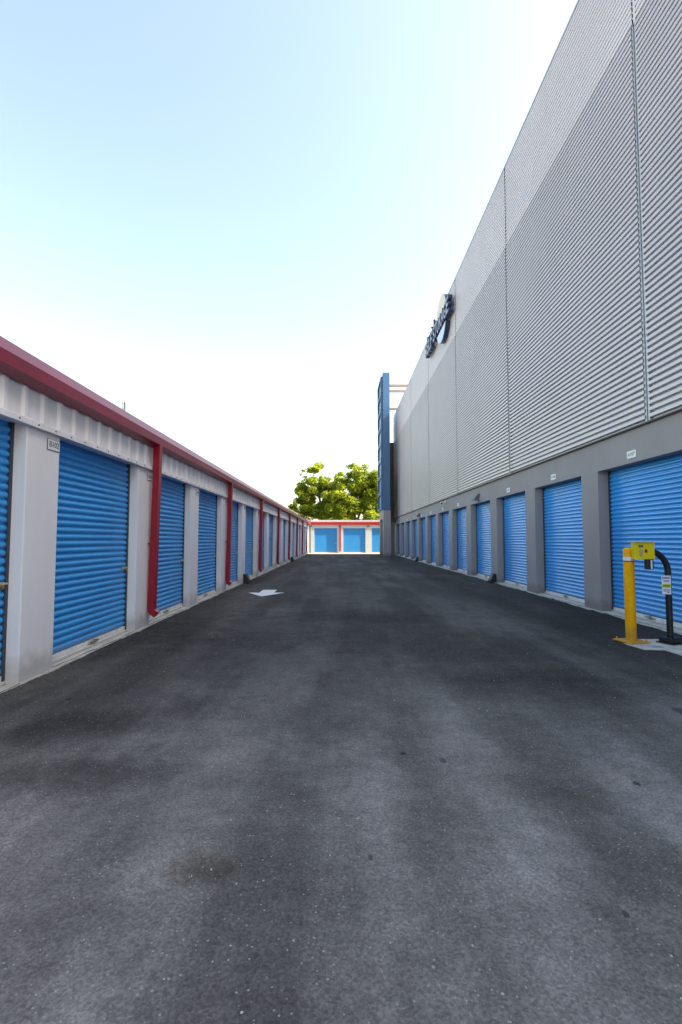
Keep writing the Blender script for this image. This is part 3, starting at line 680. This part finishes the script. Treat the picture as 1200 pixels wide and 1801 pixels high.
for z, x_, h, mat in ((0.088, 0.044, 0.024, 'purple'), (0.050, 0.034, 0.018, 'purple'), (-0.012, 0.050, 0.050, 'lime'), (-0.060, 0.040, 0.008, 'purple'), (-0.076, 0.036, 0.008, 'purple'), (-0.096, 0.012, 0.014, 'purple')):
    dx = 0.02 if z < -0.09 else 0.0
    if mat == 'purple' and h > 0.01 and z > 0:
        for q in range(6):
            m = MB(); wq = 2 * x_ / 6; m.box(-x_ + q * wq, -x_ + q * wq + wq * 0.72, -0.0022, -0.0012, z - h / 2, z + h / 2); m.build('print_mark', M[mat], nt)
    else:
        m = MB(); m.box(-x_ + dx, x_ + dx, -0.0022, -0.0012, z - h / 2, z + h / 2); m.build('print_mark', M[mat], nt)
for q in range(5):
    m = MB(); m.box(-0.036 + q * 0.015, -0.026 + q * 0.015, -0.0034, -0.0024, -0.024, 0.0); m.build('print_mark', M['ink'], nt)

# ------------------------------------------------------------------ trees beyond the far row
def tree(name, base, blobs, limbs, seed, nleaf, label, leaf=0.23):
    r = random.Random(seed)
    t = tag(empty(name, base), label, 'tree', 'trees beyond the far storage row')
    m = MB()
    for pts, r0, r1 in limbs:
        n = len(pts); m.tube(pts, [r0 + (r1 - r0) * i / (n - 1) for i in range(n)], 8)
    m.build('trunk', M['bark'], t)
    m = MB(); vol = [b[3] ** 2 * b[4] for b in blobs]; tot = sum(vol)
    for (cx, cy, cz, rx, rz), w_ in zip(blobs, vol):
        for _ in range(int(nleaf * w_ / tot)):
            # leaf sprays near the blob's shell, ragged
            while True:
                d = Vector((r.gauss(0, 1), r.gauss(0, 1), r.gauss(0, 1)))
                if d.length > 0.1: break
            d.normalize(); q = r.random() ** 0.42 * r.uniform(0.8, 1.12)
            c = Vector((cx + d.x * rx * q, cy + d.y * rx * q, cz + d.z * rz * q))
            s = leaf * r.uniform(0.5, 1.3)
            a = Vector((r.uniform(-1, 1), r.uniform(-1, 1), r.uniform(-0.7, 0.5))).normalized()
            b = a.cross(Vector((r.uniform(-.6, .6), r.uniform(-.6, .6), 1))).normalized()
            p0, p2 = c - a * s, c + a * s * 0.9
            m.add([p0, c + b * s * 0.42, p2, c - b * s * 0.36], [(0, 1, 2, 3)])
    me = bpy.data.meshes.new('crown'); me.from_pydata(m.v, [], m.f); me.update()
    link('crown', me, M['leaf'], t)
TYY = 62.0; TS = TYY / 850
def tp(px, py, dy=0.0): return ((px - 597) * TS, dy, CAM_H + (948.5 - py) * TS)
def blob_list(lst):
    out = []
    for px, py, rp, rz, dy in lst:
        x, y_, z = tp(px, py, dy); out.append((x, y_, z, rp * TS, rz * TS))
    return out
r9 = random.Random(12)
def cluster(px, py, rp, n, sr):       # lumpy mass out of small clumps
    o = []
    for _ in range(n):
        a, q = r9.uniform(0, 6.28), r9.random() ** 0.5
        o.append((px + math.cos(a) * rp * q, py + math.sin(a) * rp * q * 0.8, r9.uniform(0.6, 1.25) * sr, r9.uniform(0.5, 0.9) * sr, r9.uniform(-2.0, 2.0)))
    return o
# right, dense yellow green tree
bl = blob_list(cluster(630, 868, 40, 26, 13) + cluster(612, 845, 22, 8, 11) + cluster(642, 838, 24, 10, 11) + cluster(595, 885, 28, 14, 12) + cluster(660, 860, 26, 12, 12) + cluster(632, 824, 16, 5, 9) + cluster(615, 902, 40, 22, 11) + cluster(655, 898, 22, 14, 12) + cluster(668, 845, 20, 10, 12) + cluster(600, 912, 60, 20, 9))
tx = tp(625, 948)[0]
tree('broadleaf_tree', (0, TYY, 0), bl, [([(tx, 0, 0), (tx + 0.1, 0, 2.5), (tx - 0.1, 0.1, 4.5), (tx + .3, 0, 7)], 0.28, 0.10), ([(tx, 0, 3.0), tp(606, 880), tp(596, 850)], 0.14, 0.05), ([(tx, 0, 3.2), tp(648, 870), tp(655, 845)], 0.14, 0.04)], 1, 40000, 'dense yellow green tree behind the far storage row beside the blue tower')
# left, taller open tree with bare twigs
bl = blob_list(cluster(547, 814, 15, 8, 9) + cluster(533, 862, 18, 9, 10) + cluster(552, 842, 14, 6, 9) + cluster(538, 846, 16, 6, 8) + cluster(530, 826, 9, 3, 6) + cluster(562, 856, 18, 9, 10) + cluster(535, 884, 20, 12, 11) + cluster(560, 885, 26, 14, 12) + cluster(580, 838, 14, 5, 8) + cluster(520, 890, 9, 5, 8) + cluster(585, 862, 14, 6, 9) + cluster(550, 905, 32, 18, 10) + cluster(590, 890, 20, 8, 10) + cluster(588, 846, 16, 9, 10) + cluster(600, 832, 12, 5, 9))
tx = tp(566, 948)[0]
tree('broadleaf_tree', (0, TYY + 3.5, 0), bl, [([(tx, 0, 0), (tx, 0, 2.5), tp(564, 888), tp(556, 858), tp(549, 830), tp(546, 812)], 0.26, 0.03), ([tp(564, 888), tp(572, 850), tp(570, 825), tp(575, 806)], 0.09, 0.015), ([tp(566, 870), tp(540, 862), tp(530, 842)], 0.09, 0.02), ([tp(571, 840), tp(562, 812)], 0.04, 0.012), ([(tx, 0, 3.3), tp(584, 880), tp(572, 850)], 0.12, 0.04)], 2, 32000, 'taller open tree with bare twigs behind the far storage row')

# ------------------------------------------------------------------ loose stone chips on the drive
m = MB(); r7 = random.Random(8)
for _ in range(240):
    Y = 1.3 + 7.5 * r7.random() ** 1.6; X = r7.uniform(-0.72, 0.72) * Y
    if not (XL + 0.1 < X < 3.5): continue
    s = r7.uniform(0.002, 0.006) * (1.5 if r7.random() < 0.08 else 1); a = r7.uniform(0, 6.28)
    pts = [(X + math.cos(a + k * 1.257) * s * r7.uniform(.6, 1.3), Y + math.sin(a + k * 1.257) * s * r7.uniform(.6, 1.2), 0.001) for k in range(5)]
    top = (X, Y, 0.002 + s * r7.uniform(0.5, 0.9))
    m.add(pts + [top], [(k, (k + 1) % 5, 5) for k in range(5)])
tag(m.build('stone_chips', M['stone']), 'tiny pale stone chips scattered over the asphalt', 'gravel', kind='stuff')
